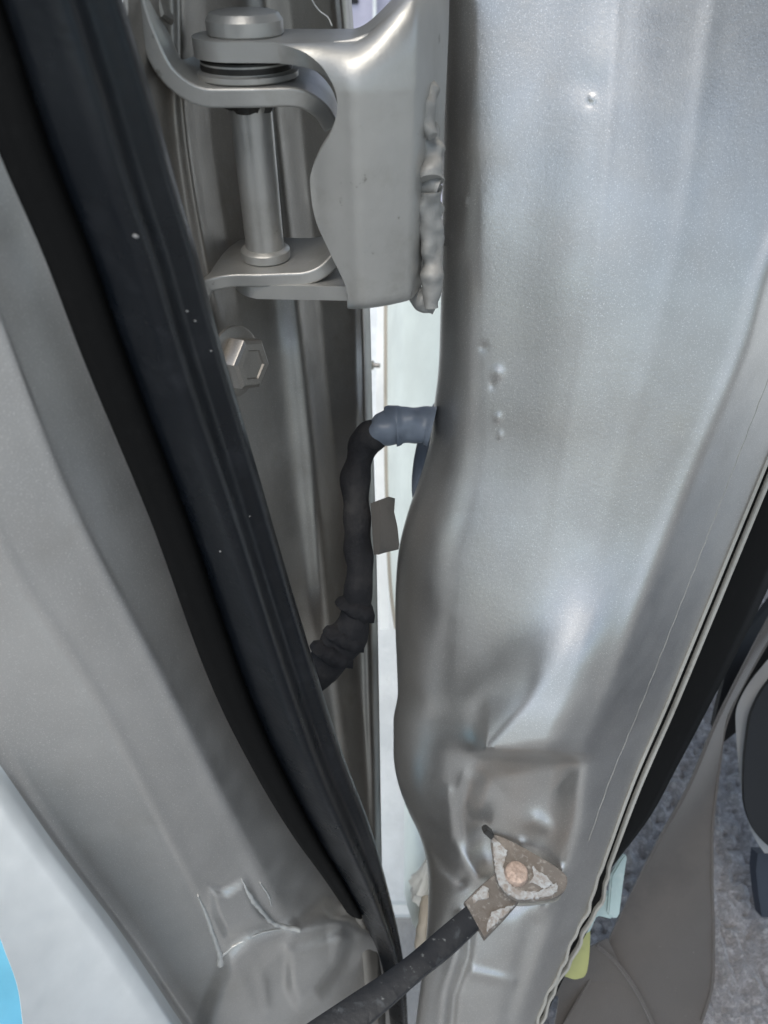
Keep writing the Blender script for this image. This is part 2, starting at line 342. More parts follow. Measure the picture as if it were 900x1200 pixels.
def wavy(x, y):
    k = ss(1000, 1060, y); return x + k * (1.6 * np.sin(y * .09) + 1.5 * np.sin(y * .23 + 1))
ys = np.linspace(-160, 1290, 150)
sx = wavy(PS(ys), ys); sD = pillar_depth(PS(ys), ys)
bar('flange_edge', W(sx, ys, sD - .0006), [(-.0009, -.0016), (.0007, -.0016), (.0009, 0), (.0007, .0009), (-.0007, .0009)], (0, -.8, .6), M['seam'], pil, 220)
g2 = np.interp(ys, [0, 900, 1000, 1060, 1120, 1180], [13, 11, 9, 13, 8, 5])
bar('inner_flange_edge', W(wavy(PS(ys) + g2, ys + 14), ys, sD + .0015), [(-.0008, -.004), (.0008, -.004), (.0009, 0), (.0006, .0008), (-.0006, .0008)], (0, -.8, .6), M['seam'], pil, 220)
bar('seam_gap', W(PS(ys) + g2 * .55, ys, sD + .004), [(-.0022, -.0012), (.0022, -.0012), (.0022, .0004), (-.0022, .0004)], (0, -.8, .6), M['rubberdull'], pil, 120)
yb = np.linspace(380, 985, 60); bx = PS(yb) - np.interp(yb, [380, 600, 1000], [40, 34, 26]) + 0.4 * np.sin(yb * .21)
bead = tube('sealer_bead', W(bx, yb, pillar_depth(bx, yb) + .0001), 00.00020, M['seam'], pil, 220, 8, .6, 700)

# weld and bracket lumps between hinge arm and pillar belong to the hinge (below)

# inner sill behind the pillar
sl = thing('body_sill', (.16, .45, .3), 'pale body sill end showing under the pillar at the bottom of the gap', 'car sill')
a = np.linspace(0, 2 * math.pi, 28, endpoint=False); ys2 = np.array([.215, .222, .24, .30, .45, .7, 1.0]); sc = np.array([.2, .7, .95, 1, 1, 1, 1])
C0 = W(489, 1070, .47)
R = [np.stack([C0[0] + .012 + .022 * s * np.cos(a) * np.abs(np.cos(a)) ** -.3 + .1 * max(0, y - C0[1]) * .4, np.full(28, C0[1] + (y - .215)), C0[2] - .03 + .03 * s * np.sin(a)], -1) for y, s in zip(ys2, sc)]
loft('sill_tube', R, M['outer'], sl)
lathe('film_scrap', W(494, 1046, .455), (.2, .3, 1), [(.002, -.004), (.007, -.002), (.006, .003), (.009, .008), (.005, .016), (.003, .03)], M['cloud'], sl, 24, 30, .6)
tube('brown_edge', W([500, 500, 497, 494], [1052, 1066, 1085, 1110], [.43, .425, .42, .42]), [.0035, .004, .004, .004], M['brownedge'], sl, 20, 12, .3)

# ------------------------------------------------------------------ A: rear door (left)
SLp = ip([(-160, -128), (0, -62), (180, 0), (295, 50), (425, 100), (595, 171), (867, 278), (978, 342), (1039, 386), (1100, 424), (1200, 448), (1300, 458)])
SRp = ip([(-160, 98), (0, 144), (111, 178), (230, 211), (289, 229), (360, 247), (550, 301), (720, 350), (880, 400), (960, 430), (1030, 450), (1110, 468), (1200, 475), (1300, 480)])
def door_plane(px, py): return 1 / np.maximum(6.98 - .00347 * px - .00276 * py, 1.6)
R1 = ip([(-150, -230), (330, -14), (600, 92), (800, 196), (960, 276), (1050, 322), (1300, 450)])
R2 = ip([(-150, -420), (600, -22), (650, 2), (800, 98), (950, 178), (1070, 240), (1300, 350)])
R3 = ip([(-150, -560), (880, -8), (990, 68), (1100, 150), (1190, 210), (1300, 285)])
def door_depth(px, py):
    D = door_plane(px, py)
    s1, s2, s3 = px - R1(py), px - R2(py), px - R3(py)
    fade = ss(1120, 1040, py)
    r_ = (np.sqrt(s1 * s1 + 14 ** 2) + s1) / 2; l_ = (np.sqrt(s2 * s2 + 12 ** 2) - s2) / 2
    cap = lambda v, m: m * (1 - np.exp(-v / m))
    D = D + fade * (.00042 * cap(r_, 95)) * D / .3 + .00024 * cap(l_, 130) * D / .3
    D = D - (fade * .0010 * ga(s1 + 4, 12) + .0010 * ga(s2 - 4, 11)) * D / .3
    l3 = (np.sqrt(s3 * s3 + 8 ** 2) - s3) / 2
    D = D - .004 * ss(24, -24, s3) * D / .3 - .00006 * cap(l3, 260) - .00017 * np.clip(py - 900, 0, 400) * ss(6, -16, s3)
    # closing fold across the two pressings
    e = sdf_poly(px, py, [(262, 1128), (290, 1096), (350, 1080), (380, 1060), (470, 1100), (480, 1300), (200, 1300)])
    D = D - .008 * ss(-10, 14, e) + .007 * ss(-2, 70, e)
    e2 = sdf_poly(px, py, [(336, 1112), (402, 1090), (408, 1098), (400, 1130), (372, 1168), (350, 1180), (338, 1160)])
    D = D - (.006 + .00011 * (py - 1100)) * ss(-8, 10, e2)
    e3 = sdf_poly(px, py, [(246, 1042), (262, 1046), (288, 1030), (300, 1060), (316, 1078), (296, 1086), (264, 1096), (252, 1072)])
    D = D - (.0035 + .00009 * (py - 1040)) * ss(-6, 8, e3)
    D = D - .0028 * ga(dist_line(px, py, [(312, 1180), (306, 1140), (345, 1100), (410, 1075)]), 7)
    return D
dr = thing('door', W(300, 900, .33), 'open silver car door whose ribbed inner face fills the left side', 'car door')
nv, nu = 330, 200
pyv = np.r_[np.linspace(-430, -180, 30), np.linspace(-170, 1300, nv)]; uu = np.linspace(0, 1, nu)
Lx = np.interp(pyv, [-170, 600, 900, 1300], [-330, -170, -150, 180])[:, None] * 0 - 420
Rx = ((SLp(pyv) + SRp(pyv)) / 2)[:, None]; Rx = np.maximum(Rx, Lx + 40)
LE = ip([(820, -400), (900, -270), (1000, -110), (1060, -34), (1092, -2), (1120, 10), (1150, 21), (1200, 29), (1300, 38)])
Lx = np.where(pyv[:, None] > 820, np.maximum(Lx, LE(pyv)[:, None] + 5), Lx); 
PX = Lx + (Rx - Lx) * uu[None]; PY = np.broadcast_to(pyv[:, None], PX.shape)
sheet('inner_panel', W(PX, PY, door_depth(PX, PY)), .0012, M['door'], dr)
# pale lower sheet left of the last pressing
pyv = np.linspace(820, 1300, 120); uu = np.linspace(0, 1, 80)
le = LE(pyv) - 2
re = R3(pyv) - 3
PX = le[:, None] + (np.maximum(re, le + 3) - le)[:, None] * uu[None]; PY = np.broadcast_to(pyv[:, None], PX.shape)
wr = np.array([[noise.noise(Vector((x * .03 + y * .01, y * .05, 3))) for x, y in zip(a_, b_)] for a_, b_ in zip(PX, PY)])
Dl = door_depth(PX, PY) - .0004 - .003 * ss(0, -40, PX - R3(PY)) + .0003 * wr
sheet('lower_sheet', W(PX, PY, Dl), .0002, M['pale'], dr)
# sealant beads where the pressings end
for k, (pts, r) in enumerate((([(232, 1050), (243, 1075), (250, 1098), (257, 1118), (259, 1130)], [.0002, .0008, .0011, .0012, .0018]), ([(283, 1030), (292, 1048), (305, 1066), (325, 1084), (350, 1090)], [.0002, .0009, .0012, .0011, .0013]), ([(258, 1122), (276, 1108), (300, 1096), (335, 1088)], [.0008, .0004, .0003, .0003]), ([(305, 1035), (315, 1050), (318, 1062)], [.0002, .0005, .0002]))):
    px = np.array([p[0] for p in pts], float); py = np.array([p[1] for p in pts], float)
    tube('sealant_bead', W(px, py, door_depth(px, py) - .0004), r, M['sealant'], dr, 40, 12, .5, 350, seed=k)
# end face of the door with its vertical pressings
H1 = ip([(-150, 296), (120, 322), (375, 349), (549, 367), (700, 381), (911, 406), (1200, 440)])
H2 = ip([(-150, 385), (0, 400), (360, 424), (600, 428), (933, 437), (1200, 450)])
CR = ip([(-150, 400), (0, 412), (340, 433), (500, 437), (640, 441), (800, 444), (980, 447), (1200, 452)])
def col_depth(px, py):
    D = .272 + .00040 * (px - 250) + (py - 400) * .00010
    h = px - H1(py)
    D = D - .006 * ga(h, 15) + .007 * ss(2, 30, h)
    D = D - .003 * ga(px - H2(py), 6)
    D = D + .018 * ss(-10, 0, px - CR(py)) ** 2
    D = D - .005 * ga(px - ip([(0, 212), (130, 216), (300, 241), (400, 262)])(py), 9) * ss(420, 330, py)
    D = D + .004 * ss(0, 20, px - ip([(0, 222), (130, 226), (300, 251), (400, 270)])(py)) * ss(420, 330, py)
    return D
pyv = np.linspace(-430, 1290, 340); uu = np.linspace(0, 1, 150)
Lx = np.maximum(SRp(pyv) - 45, 150)[:, None]; Rx = CR(pyv)[:, None]; Rx = np.maximum(Rx, Lx + 6)
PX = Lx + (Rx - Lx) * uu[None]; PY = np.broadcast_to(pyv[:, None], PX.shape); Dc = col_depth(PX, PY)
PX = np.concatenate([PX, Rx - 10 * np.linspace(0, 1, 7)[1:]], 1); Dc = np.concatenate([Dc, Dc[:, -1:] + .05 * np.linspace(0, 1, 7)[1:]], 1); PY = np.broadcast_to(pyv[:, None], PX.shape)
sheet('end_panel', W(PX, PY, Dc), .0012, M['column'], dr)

# unseen rest of the door left of the frame, added to shape reflections
nd = np.array([3, -4.42, .588]); nd /= np.linalg.norm(nd); td = np.array([-4.42, -3, 0]); td /= np.linalg.norm(td); vd = np.cross(nd, td); vd *= np.sign(vd[2])
c0 = CAM - nd * .187
def dp(a, b): return c0 + td * a + vd * b
slab('unseen_trim_panel', [dp(.13, -.42), dp(.95, -.42), dp(.95, .02), dp(.13, .02)], -nd * .03, M['trimgrey'], dr, .012, 3)
slab('unseen_upper_frame', [dp(-.14, .08), dp(-.04, .08), dp(-.02, .50), dp(-.10, .50)], -nd * .03, M['door'], dr, .006, 3)

# ------------------------------------------------------------------ rubber seal on the door
se = thing('door_seal', W(300, 600, .24), 'thick black rubber door seal running diagonally down the left', 'door seal')
ys = np.linspace(-430, 1295, 200)
Lw = W(SLp(ys), ys, door_plane(SLp(ys), ys) - .002); Rw = W(SRp(ys), ys, door_plane(SRp(ys), ys) - .002)
T = np.gradient((Lw + Rw) / 2, axis=0); N = np.cross(Rw - Lw, T); N /= np.linalg.norm(N, axis=1, keepdims=True)
if (N * (CAM - Lw)).sum() < 0: N = -N
wid = np.linalg.norm(Rw - Lw, axis=1)
def ribbon(name, prof, dep, m, y0=-200, y1=2000):
    pr = np.array(prof); k = (ys >= y0) & (ys <= y1)
    s = np.r_[pr[:, 0], pr[::-1, 0]]; h = np.r_[pr[:, 1], pr[::-1, 1] * 0 - dep]
    sclw = (wid / .034)[k]
    R = Lw[k][:, None] + (Rw - Lw)[k][:, None] * s[None, :, None] + N[k][:, None] * h[None, :, None] * sclw[:, None, None]
    return loft(name, R, m, se, 50)
_fs = np.linspace(.27, 1, 60)
_h = .0062 * np.clip(1 - np.abs((_fs - .635) / .366) ** 3, 0, 1) ** .6 + .0075 * np.exp(-((_fs - .52) / .15) ** 2) + .0024 * np.exp(-((_fs - .86) / .10) ** 2)
_h = _h * np.clip((_fs - .27) / .03, 0, 1) ** .6 * np.clip((1 - _fs) / .03, 0, 1) ** .6
f = ip([(float(a_), float(b_)) for a_, b_ in zip(_fs, _h)])
ribbon('seal_bulb', [(s, float(f(s))) for s in np.linspace(.27, 1, 56)], .002, M['rubber'])
f2 = ip([(.0, .0), (.03, .0014), (.10, .0026), (.18, .0034), (.25, .0026), (.29, .0006), (.31, 0)])
ribbon('seal_lip', [(s, float(f2(s))) for s in np.linspace(0, .31, 22)], .001, M['rubberdull'], y1=1075)
fl = bmesh.new(); bmesh.ops.create_icosphere(fl, subdivisions=1, radius=1)
fm = bpy.data.meshes.new('paint_fleck'); fl.to_mesh(fm); fl.free(); fm.materials.append(M['chip'])
def on_seal(px, py):
    i = np.argmin(abs(ys - py)); s = (px - SLp(py)) / (SRp(py) - SLp(py)); k = wid[i] / .034
    return W(px, py, door_plane(px, py) - .002) + N[i] * f(np.clip(s, .28, .99)) * k * 1.0
for px, py, a, b in ((135, 263, .00075, .0005), (250, 563, .0011, .0004), (172, 508, .0007, .0003), (218, 444, .0005, .0003), (205, 355, .0005, .0003), (160, 285, .0003, .0003), (278, 590, .0003, .0003), (240, 625, .0003, .0003), (322, 792, .0007, .0004), (184, 362, .0003, .0002), (214, 366, .0004, .0003), (232, 400, .0004, .0003)):
    o = bpy.data.objects.new('paint_fleck', fm); COL.objects.link(o); o.parent = se; o.matrix_parent_inverse = se.matrix_basis.inverted()
    o.location = on_seal(px, py); o.scale = (a, b * .8, b); o.rotation_euler = (random.random(), .4, random.random())

# ------------------------------------------------------------------ hinge
pinx, piny = -.0417, .2584
def Z(z): return CAM[2] + z
hg = thing('hinge', (pinx, piny, Z(-.1)), 'silver painted door hinge with an upright pin between two brackets', 'hinge')
up = (0, 0, 1)
hp = lathe('hinge_pin', (pinx, piny, Z(-.104)), up, [(.0066, 0), (.0066, .002), (.0066, .054), (.0066, .075)], M['hinge'], hg, 48)
lathe('pin_collar', (pinx, piny, Z(-.0995)), up, [(.0080, 0), (.0086, .0006), (.0086, .0032), (.0078, .0040), (.0068, .0042)], M['hinge'], hp, 48)
lathe('pin_head', (pinx + .0008, piny, Z(-.0325)), up, [(.0108, 0), (.0113, .0005), (.0113, .0038), (.0100, .0056), (.0085, .0060), (.002, .0061)], M['hinge'], hp, 14, 30)
lathe('grease_ring', (pinx, piny, Z(-.0525)), up, [(.0069, 0), (.0074, .0012), (.0072, .003), (.0082, .0042), (.0084, .0062)], M['greaseshade'], hg, 40, 40, .35)
lathe('upper_washer', (pinx, piny + .001, Z(-.0435)), up, [(.0150, 0), (.0155, .0004), (.0155, .0018), (.0138, .0022), (.0138, .0045)], M['hinge'], hg, 48)
lathe('dark_spacer', (pinx, piny + .001, Z(-.0416)), up, [(.0136, 0), (.0140, .0010), (.0136, .0032)], M['greaseshade'], hg, 48)
lathe('lower_washer', (pinx + .004, piny + .001, Z(-.1075)), up, [(.0150, 0), (.0150, .003)], M['greaseshade'], hg, 40)
# door side brackets: L-section strips, path given as (x, z), front and back edges in y
def strip(name, path, yf, yb, thick, n=70, nb=14):
    Q = resample(path, n); t = np.linspace(0, 1, n); F, B = ip(yf)(t), ip(yb)(t)
    s = np.linspace(0, 1, nb)[None]; yy = F[:, None] + (B - F)[:, None] * s
    P = np.stack([np.broadcast_to(Q[:, :1], yy.shape), yy, Z(np.broadcast_to(Q[:, 1:], yy.shape))], -1)
    T = np.gradient(Q, axis=0); T /= np.linalg.norm(T, axis=1, keepdims=True)
    Nn = np.stack([-T[:, 1], 0 * T[:, 0], T[:, 0]], -1)[:, None] + 0 * P
    v, f_ = solid(P, thick, Nn); me = mesh(name, v, f_, True, 40); o = put(name, me, M['hinge'], hg)
    bv = o.modifiers.new('round_edges', 'BEVEL'); bv.width = .0007; bv.segments = 3; bv.limit_method = 'ANGLE'; bv.angle_limit = math.radians(50)
    return o
ub = strip('upper_bracket', [(-.0690, .045), (-.0668, .010), (-.0648, -.015), (-.0628, -.030), (-.0594, -.0388), (-.053, -.0432), (-.048, -.0437), (-.0417, -.0437), (-.030, -.0437), (-.0225, -.0450), (-.0170, -.0495), (-.0140, -.056)],
      [(0, .236), (.35, .238), (.55, .2405), (.70, .2425), (.82, .2435), (.92, .247), (1, .254)], [(0, .262), (.4, .264), (.55, .278), (.8, .282), (.92, .277), (1, .268)], .0052)
lb = strip('lower_bracket', [(-.0690, -.150), (-.0680, -.125), (-.0660, -.109), (-.0620, -.1025), (-.055, -.1000), (-.0417, -.0995), (-.030, -.0995), (-.0225, -.0980), (-.0178, -.0945), (-.0152, -.0890)],
      [(0, .252), (.3, .250), (.45, .2455), (.6, .2435), (.75, .2445), (.9, .2475), (1, .256)], [(0, .275), (.4, .276), (.75, .279), (.9, .276), (1, .268)], .0046)
# pillar side arm: a C pressed from sheet, plate on top and bottom, web in front
def arm():
    Rr = .0150; zt, zb = -.0325, -.1085; yf = piny - Rr
    rows = []                                   # y, z, left x, right x, normal(y,z)
    for y in np.linspace(piny + .012, yf + .0004, 26):
        k = (y - piny) / Rr; ear = pinx - Rr * math.sqrt(max(0, 1 - min(1, k * k)))
        rows.append((y, zt, min(ear, pinx + .002), 0, 1))
    web = ip([(-.0325, -.0300), (-.0335, -.0250), (-.0362, -.0190), (-.0400, -.0152), (-.046, -.0132), (-.053, -.0150), (-.060, -.0195), (-.068, -.0226), (-.080, -.0214), (-.090, -.0172), (-.100, -.0126), (-.108, -.0116)])
    for t in np.linspace(0, 1, 14):
        a = t * math.pi / 2; r = .0110; rows.append((yf - r * math.sin(a), zt - r + r * math.cos(a), float(web(zt - r + r * math.cos(a))) , -math.sin(a), math.cos(a)))
    for z in np.linspace(zt - .0116, zb + .005, 50): rows.append((yf - .0110, z, float(web(z)), -1, 0))
    for t in np.linspace(0, 1, 10)[1:]:
        a = t * math.pi / 2; r = .0045; rows.append((yf - .0110 + r * (1 - math.cos(a)), zb + r * (1 - math.sin(a)), -.0122, -math.cos(a), -math.sin(a)))
    for y in np.linspace(yf - .0060, piny + .014, 26):
        k = (y - piny) / Rr; ear = pinx + .003 - Rr * math.sqrt(max(0, 1 - min(1, k * k)))
        rows.append((y, zb, ear if y > yf + .0002 else -.0125 - (y - yf + .0027) * 0, 0, -1))
    nuu = 60; P, Nn = [], []
    for y, z, xl, ny, nz in rows:
        s = np.linspace(0, 1, nuu); xr = .0200
        x = xl + (xr - xl) * s
        yy = y + .016 * np.clip((x + .012) / .032, 0, 1) ** 1.8 + .022 * ss(.008, .0205, x) + .0055 * ss(-.006, -.022, x) * abs(ny)
        zz = np.full(nuu, z)
        if nz > .3: zz = zz + .012 * ss(-.010, .012, x) * nz         # plate rises towards the pillar
        P.append(np.stack([x, yy, Z(zz)], -1)); Nn.append(np.tile([0, ny, nz], (nuu, 1)))
    P, Nn = np.array(P), np.array(Nn, float)
    v, f_ = solid(P, .0050, Nn); o = put('pillar_arm', mesh('pillar_arm', v, f_, True, 45), M['hinge'], hg)
    bv = o.modifiers.new('round_edges', 'BEVEL'); bv.width = .0006; bv.segments = 2; bv.limit_method = 'ANGLE'; bv.angle_limit = math.radians(55)
arm()
# weld lumps
for k, (pts, r) in enumerate(((W([508, 501, 496, 495, 499, 507], [46, 70, 100, 125, 145, 160], .228), [.0012, .0028, .0044, .0046, .0038, .0016]),
                               (W([497, 495, 499, 502, 504], [112, 140, 165, 192, 214], .236), [.0020, .0034, .0044, .0046, .0040]),
                               (W([487, 497, 508, 514], [217, 221, 220, 222], .238), [.0012, .0024, .0034, .0036]),
                               (W([502, 504, 505, 506, 506], [222, 255, 290, 330, 360], [.24, .245, .25, .254, .258]), [.0048, .0042, .0036, .0036, .0026]),
                               (W([474, 490, 502, 512], [340, 347, 352, 356], [.262, .262, .262, .262]), [.0016, .0034, .0042, .0040]))):
    tube('weld_bead', pts, r, M['weldpaint'], hg, 60, 22, .6, 210, seed=k * 3)
# bolts
def bolt(px, py, d, axis, r, h):
    b = W(px, py, d); ax = np.array(axis, float); ax /= np.linalg.norm(ax)
    o = lathe('hinge_bolt', b, ax, [(r * .98, .0), (r, .0005), (r, h * .8), (r * .97, h * .9), (r * .84, h), (r * .6, h * 1.01), (r * .55, h * .93), (r * .2, h * .92)], M['column'], hg, 6, 25)
    lathe('bolt_washer', b - ax * .002, ax, [(r * 1.25, 0), (r * 1.3, .0004), (r * 1.3, .0016), (r * 1.2, .002)], M['column'], o, 36)
bolt(278, 424, .266, (.86, -.5, .12), .0098, .0075)
bolt(176, -2, .212, (1, -.25, .1), .0075, .006)
# fine thread caught on the hinge
tube('loose_thread', W([362, 368, 376, 384, 389], [-10, 4, 14, 20, 30], [.222, .22, .218, .217, .216]), .00018, M['thread'], hg, 30, 6)

# ------------------------------------------------------------------ wiring harness
wh = thing('wiring_harness', W(420, 620, .33), 'black taped wiring loom looping from the door to a blue grey rubber boot', 'wiring loom')
pts = [(352, 812, .338), (372, 785, .334), (394, 762, .330), (410, 738, .328), (420, 705, .327), (424, 665, .327), (419, 620, .328), (417, 575, .328), (421, 540, .326), (432, 512, .323), (447, 503, .320)]
q = np.array(pts, float)
tube('taped_loom', W(q[:, 0], q[:, 1], q[:, 2]), [.0082, .0084, .0086, .0080, .0066, .0060, .0062, .0061, .0058, .0066, .0056], M['tape'], wh, 150, 30, .38, 85)
ang = [(388, 770), (402, 752), (415, 718)]
for k, (x, y) in enumerate(ang):
    T_ = np.array(W(x + 6, y - 9, .328)) - np.array(W(x - 4, y + 9, .329)); lathe('tape_fold', W(x, y, .3285) - T_ * .15, T_, [(.0066, 0), (.0096 - .0004 * k, .0018), (.0090 - .0004 * k, .0050), (.0060, .0075)], M['tape'], wh, 30, 85, .40)
q = np.array([(434, 512, .322), (447, 505, .320), (459, 500, .319), (464, 498, .319), (470, 498, .319), (484, 498, .319), (497, 498, .319), (506, 500, .319)], float)
tube('rubber_boot', W(q[:, 0], q[:, 1], q[:, 2]), [.0046, .0068, .0076, .0090, .0080, .0078, .0078, .0090], M['boot'], wh, 70, 30, .16, 170)
sp = np.linspace(0, 1, 30)
gl = []
for s in sp:
    y = 468 + s * 118; cx = np.interp(y, [468, 500, 540, 586], [516, 506, 497, 487]); hw = 14 * math.sin(math.pi * min(1, .04 + s * .93)) ** .6
    gl.append((cx, y, hw))
a = np.linspace(0, 2 * math.pi, 20, endpoint=False)
R = [W(cx + 0 * a, y + 0 * a, .352) + np.stack([hw * np.cos(a) * .00037, hw * np.sin(a) * .0005, 0 * a], -1) for cx, y, hw in gl]
loft('grommet', R, M['boot'], wh)
sheet('tape_flap', W(np.array([[434, 444, 456, 463], [435, 446, 458, 462], [436, 446, 458, 466], [437, 446, 458, 468], [438, 444, 450, 467]], float), np.array([[590, 586, 582, 584], [605, 602, 600, 600], [620, 618, 618, 618], [636, 636, 636, 638], [650, 650, 648, 644]], float), np.array([[.322, .318, .322, .326]] * 5)), .0005, M['tapeflap'], wh)

# ------------------------------------------------------------------ door check strap
cs = thing('check_strap', WZ(605, 1022, -.36), 'flat black door check strap riveted to a rusty bracket on the pillar', 'check strap')
u_ = np.array([(200, 1308), (300, 1235), (340, 1206), (400, 1166), (470, 1119), (510, 1085), (548, 1053)], float) + np.array([3, 4.]); l_ = np.array([(290, 1352), (392, 1252), (424, 1216), (463, 1181), (499, 1149), (534, 1121), (567, 1090)], float) - np.array([4, 4.])
A = resample(WZ(u_[:, 0], u_[:, 1], -.366), 60); B = resample(WZ(l_[:, 0], l_[:, 1], -.366), 60)
prof = [(0, -.002), (.0, -.0008), (.015, -.0002), (.06, 0), (.5, .0002), (.94, 0), (.985, -.0002), (1, -.0008), (1, -.0030), (.97, -.0038), (.03, -.0038), (0, -.0030)]
loft('strap_bar', [[A[i] + (B[i] - A[i]) * s + np.array([0, 0, h]) for s, h in prof] for i in range(60)], M['strap'], cs, 40)
A = resample(WZ(*np.array([(544, 1056), (560, 1040), (575, 1027), (592, 1012)], float).T, -.3655), 24); B = resample(WZ(*np.array([(568, 1099), (590, 1076), (606, 1058), (622, 1040)], float).T, -.3655), 24)
prof2 = [(0, -.003), (0, -.001), (.03, -.0002), (.97, -.0002), (1, -.001), (1, -.004), (.5, -.0045), (0, -.004)]
loft('strap_end', [[A[i] + (B[i] - A[i]) * s + np.array([0, 0, h]) for s, h in prof2] for i in range(24)], M['rust'], cs, 40)
def jag(pts, amp=1.3, step=2.2):
    P = np.array(pts, float); out = []
    for a_, b_ in zip(P, np.roll(P, -1, 0)):
        n_ = max(1, int(np.hypot(*(b_ - a_)) / step))
        for t in np.arange(n_) / n_: out.append(a_ + (b_ - a_) * t + rng.normal(0, amp * .45, 2))
    return np.array(out)
slab('paint_patch', WZ(*jag([(553, 1052), (566, 1038), (573, 1040), (574, 1052), (562, 1054), (555, 1058)]).T, -.3648), (0, 0, -.0012), M['chip'], cs, .00012, 1)
slab('paint_patch', WZ(*jag([(576, 1068), (604, 1060), (590, 1074), (570, 1092), (572, 1082)]).T, -.3648), (0, 0, -.0012), M['chip'], cs, .00012, 1)
slab('bracket_plate', WZ(*smooth_outline([(577, 979), (600, 986), (640, 1008), (658, 1020), (665, 1030), (661, 1044), (646, 1052), (622, 1054), (604, 1053), (590, 1043), (582, 1028), (578, 1005)], 60).T, -.3560), (0, 0, -.0028), M['rust'], cs, .0004)
slab('bracket_lower_leaf', WZ(*smooth_outline([(580, 990), (640, 1012), (660, 1030), (656, 1052), (640, 1057), (612, 1060), (598, 1056), (584, 1034)], 50).T, -.3680), (0, 0, -.0025), M['seam'], cs, .0004)
slab('painted_rim', WZ(*jag([(577, 981), (588, 990), (594, 997), (593, 1006), (590, 1016), (592, 1028), (600, 1038), (612, 1044), (630, 1045), (641, 1041), (652, 1034), (655, 1043), (646, 1049), (624, 1053), (606, 1053), (592, 1045), (583, 1032), (579, 1010)]).T, -.3553), (0, 0, -.0012), M['chip'], cs, .00012, 1)
slab('paint_patch', WZ(*jag([(624, 1014), (632, 1022), (640, 1026), (648, 1036), (638, 1042), (628, 1036), (621, 1034), (626, 1026)]).T, -.3555), (0, 0, -.0012), M['chip'], cs, .00012, 1)
rc = WZ(605.5, 1022, -.3535)
lathe('rivet', rc - np.array([0, 0, .004]), up, [(.0056, 0), (.0056, .0030), (.0050, .0042), (.0035, .0047), (.001, .0048)], M['rivet'], cs, 40, 30, .05)
lathe('rivet_shadow_ring', rc - np.array([0, 0, .0044]), up, [(.0070, 0), (.0068, .0016), (.0057, .0017)], M['greaseshade'], cs, 36, 40, .1)  # dark ring standing in for the shade around the rivet head
slab('slot_stub', W(np.array([566, 571, 580, 576.]), np.array([976, 972, 979, 985.]), .354), (0, .006, -.006), M['greaseshade'], cs, .0004)

# ------------------------------------------------------------------ black trim strip along the pillar seam
ts_ = thing('trim_strip', W(800, 830, .36), 'matt black trim strip along the right edge of the pillar', 'trim')
ys = np.linspace(380, 1022, 90)
lx = PS(ys) + 9; rx = ip([(380, 1030), (560, 955), (690, 900), (830, 830), (900, 793), (960, 760), (1000, 730), (1018, 716)])(ys); rx = np.maximum(rx, lx + 1)
d0 = pillar_depth(PS(ys), ys)
uu = np.linspace(0, 1, 24)
PX = lx[:, None] + (rx - lx)[:, None] * uu[None]; PY = np.broadcast_to(ys[:, None], PX.shape)
Dt = d0[:, None] + .005 + .012 * uu[None] + .02 * ss(.8, 1, uu[None]) - .003 * np.sin(uu[None] * math.pi)
sheet('strip_face', W(PX, PY, Dt), .004, M['rubberdull'], ts_)

# ------------------------------------------------------------------ interior, right
xs = np.linspace(.10, .75, 190); yv = np.linspace(.04, 1.0, 230)
cx, cy = np.meshgrid(xs, yv)
cz = np.array([[.0050 * noise.noise(Vector((a * 70, b * 70, 0))) + .0075 * noise.noise(Vector((a * 150, b * 150, 5))) for a, b in zip(r1, r2)] for r1, r2 in zip(cx, cy)])
cp = sheet('carpet', np.stack([cx, cy, .215 + cz], -1), .01, M['carpet'], None, np.broadcast_to(np.array([0, 0, 1.0]), cx.shape + (3,)))
tag(cp, 'grey pile carpet on the car floor at lower right', kind='structure')

sb = thing('seat_belt', W(780, 1100, .5), 'twisted grey seat belt hanging over the carpet at lower right', 'seat belt')
rows = [(680, 924, 944, .45), (720, 903, 920, .455), (760, 882, 895, .46), (800, 862, 873, .465), (840, 842, 853, .47), (880, 825, 846, .475), (920, 808, 841, .48), (970, 780, 836, .485), (1030, 748, 836, .49), (1090, 718, 838, .49), (1140, 694, 838, .485), (1180, 672, 830, .48), (1240, 640, 806, .475)]
yy_ = np.linspace(680, 1240, 90); l2 = ip([(r[0], r[1]) for r in rows])(yy_); r2 = ip([(r[0], r[2]) for r in rows])(yy_); d2 = ip([(r[0], r[3]) for r in rows])(yy_)
tw = np.interp(yy_, [680, 840, 960, 1240], [.0, .03, .012, -.01])
uu = np.linspace(0, 1, 26)
PX = l2[:, None] + (r2 - l2)[:, None] * uu[None]; PY = np.broadcast_to(yy_[:, None], PX.shape)
Db = d2[:, None] + tw[:, None] * uu[None] + .004 * np.sin(uu[None] * 3 + PY * .02)
sheet('webbing', W(PX, PY, Db), .0012, M['belt'], sb)
bar('webbing_fold', W([700, 722, 745, 770], [1108, 1128, 1160, 1210], [.478, .476, .474, .472]), [(-.0012, -.0008), (.0012, -.0008), (.001, .0008), (-.001, .0008)], (0, -.6, .8), M['belt'], sb)
PXf = np.array([[640, 672, 712], [655, 690, 726], [650, 700, 748], [640, 705, 772]], float) ; PYf = np.array([[1150, 1120, 1100], [1170, 1150, 1130], [1200, 1185, 1168], [1250, 1240, 1230]], float)
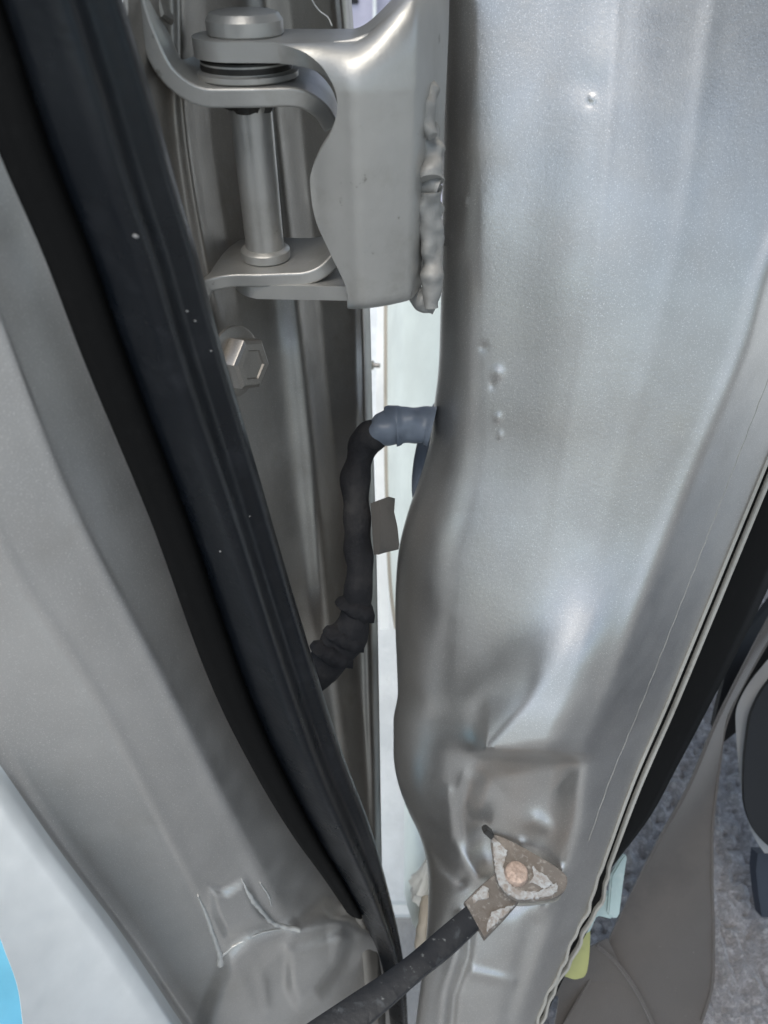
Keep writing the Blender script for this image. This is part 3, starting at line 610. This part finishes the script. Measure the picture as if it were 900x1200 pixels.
for q_, nm in ((.015, 'webbing_edge'), (.985, 'webbing_edge')):
    ii = slice(10, 88, 6); kx = l2 + (r2 - l2) * q_; kd = d2 + tw * q_ + .004 * np.sin(q_ * 3 + yy_ * .02)
    bar(nm, W(kx[ii], yy_[ii], kd[ii] - .0004), [(-.0009, -.0006), (.0009, -.0006), (.0007, .0006), (-.0007, .0006)], (0, -.6, .8), M['belt'], sb)
sheet('belt_loop', W(PXf, PYf, np.full((4, 3), .478) + np.array([[.004, .002, 0]])), .0012, M['belt'], sb)

rf = thing('unseen_car_roof', (.6, .3, .3), 'unseen silver car roof with dark headliner, added to darken reflections', 'unseen car roof')  # out-of-view roof added to block light from the pillar's inner side
slab('headliner', [(.06, -.8, 1.46), (1.2, -.8, 1.46), (1.2, 1.4, 1.46), (.06, 1.4, 1.46)], (0, 0, .03), M['darktrim'], rf, .01)
slab('roof_skin', [(.05, -.8, 1.495), (1.2, -.8, 1.495), (1.2, 1.4, 1.495), (.05, 1.4, 1.495)], (0, 0, .02), M['door'], rf, .008)
st = thing('seat_trim', W(890, 880, .5), 'light grey curved seat trim with a black panel at the right edge', 'seat trim')
yy_ = np.linspace(740, 1000, 60); lx = ip([(740, 925), (775, 898), (800, 878), (840, 862), (900, 866), (950, 873), (985, 886), (1000, 896)])(yy_)
PX = lx[:, None] + np.linspace(0, 1, 24)[None] * 130; PY = np.broadcast_to(yy_[:, None], PX.shape)
Dg = .50 + .018 * (1 - np.sin(np.linspace(0, 1, 24)[None] * 1.57)) - .00002 * (PY - 740)
sheet('grey_rim', W(PX, PY, Dg), .004, M['trimgrey'], st)
lx = ip([(755, 950), (800, 900), (830, 883), (870, 875), (920, 872), (955, 876), (985, 893), (995, 905)])(yy_[10:58])
PX = lx[:, None] + np.linspace(0, 1, 20)[None] * 130; PY = np.broadcast_to(yy_[10:58][:, None], PX.shape)
sheet('black_panel', W(PX, PY, .492 + .004 * (1 - np.sin(np.linspace(0, 1, 20)[None] * 1.57)) + 0 * PY), .004, M['trimblack'], st)
sheet('dark_side', W(np.array([[905, 960], [872, 960], [850, 960], [836, 960], [848, 960]], float), np.array([[705, 640], [745, 700], [790, 730], [850, 760], [870, 780]], float) * 1.0, np.array([[.52, .53]] * 5)), .004, M['trimblack'], st)
sheet('seat_foot', W(np.array([[888, 940], [886, 940], [889, 940], [893, 940]], float), np.array([[1000, 1000], [1020, 1020], [1050, 1050], [1075, 1075]], float), .54), .01, M['blueplastic'], st)

cl = thing('trim_clip', W(718, 1050, .38), 'pale aqua plastic clip sticking out beside the seam above the yellow one', 'clip')
def clip_part(name, pts, d, th, m, par, bev=.0008): return slab(name, W(np.array([p[0] for p in pts], float), np.array([p[1] for p in pts], float), d), np.array([0, .8, -.6]) * th, m, par, bev)
clip_part('clip_blade', [(716, 1026), (728, 1006), (733, 1001), (735, 1006), (730, 1040), (726, 1074), (721, 1078), (712, 1072)], .408, .003, M['clipblue'], cl)
clip_part('clip_foot', [(704, 1048), (716, 1047), (718, 1078), (700, 1074), (692, 1092), (686, 1096), (694, 1066)], .411, .004, M['clipblue'], cl)
cy2 = thing('lower_trim_clip', W(675, 1120, .38), 'yellow green plastic clip under the wavy flange at the bottom', 'clip')
clip_part('clip_body', smooth_outline([(672, 1096), (690, 1086), (692, 1110), (688, 1142), (678, 1149), (668, 1148), (654, 1140), (660, 1122)], 40), .416, .006, M['clipyellow'], cy2, .0015)
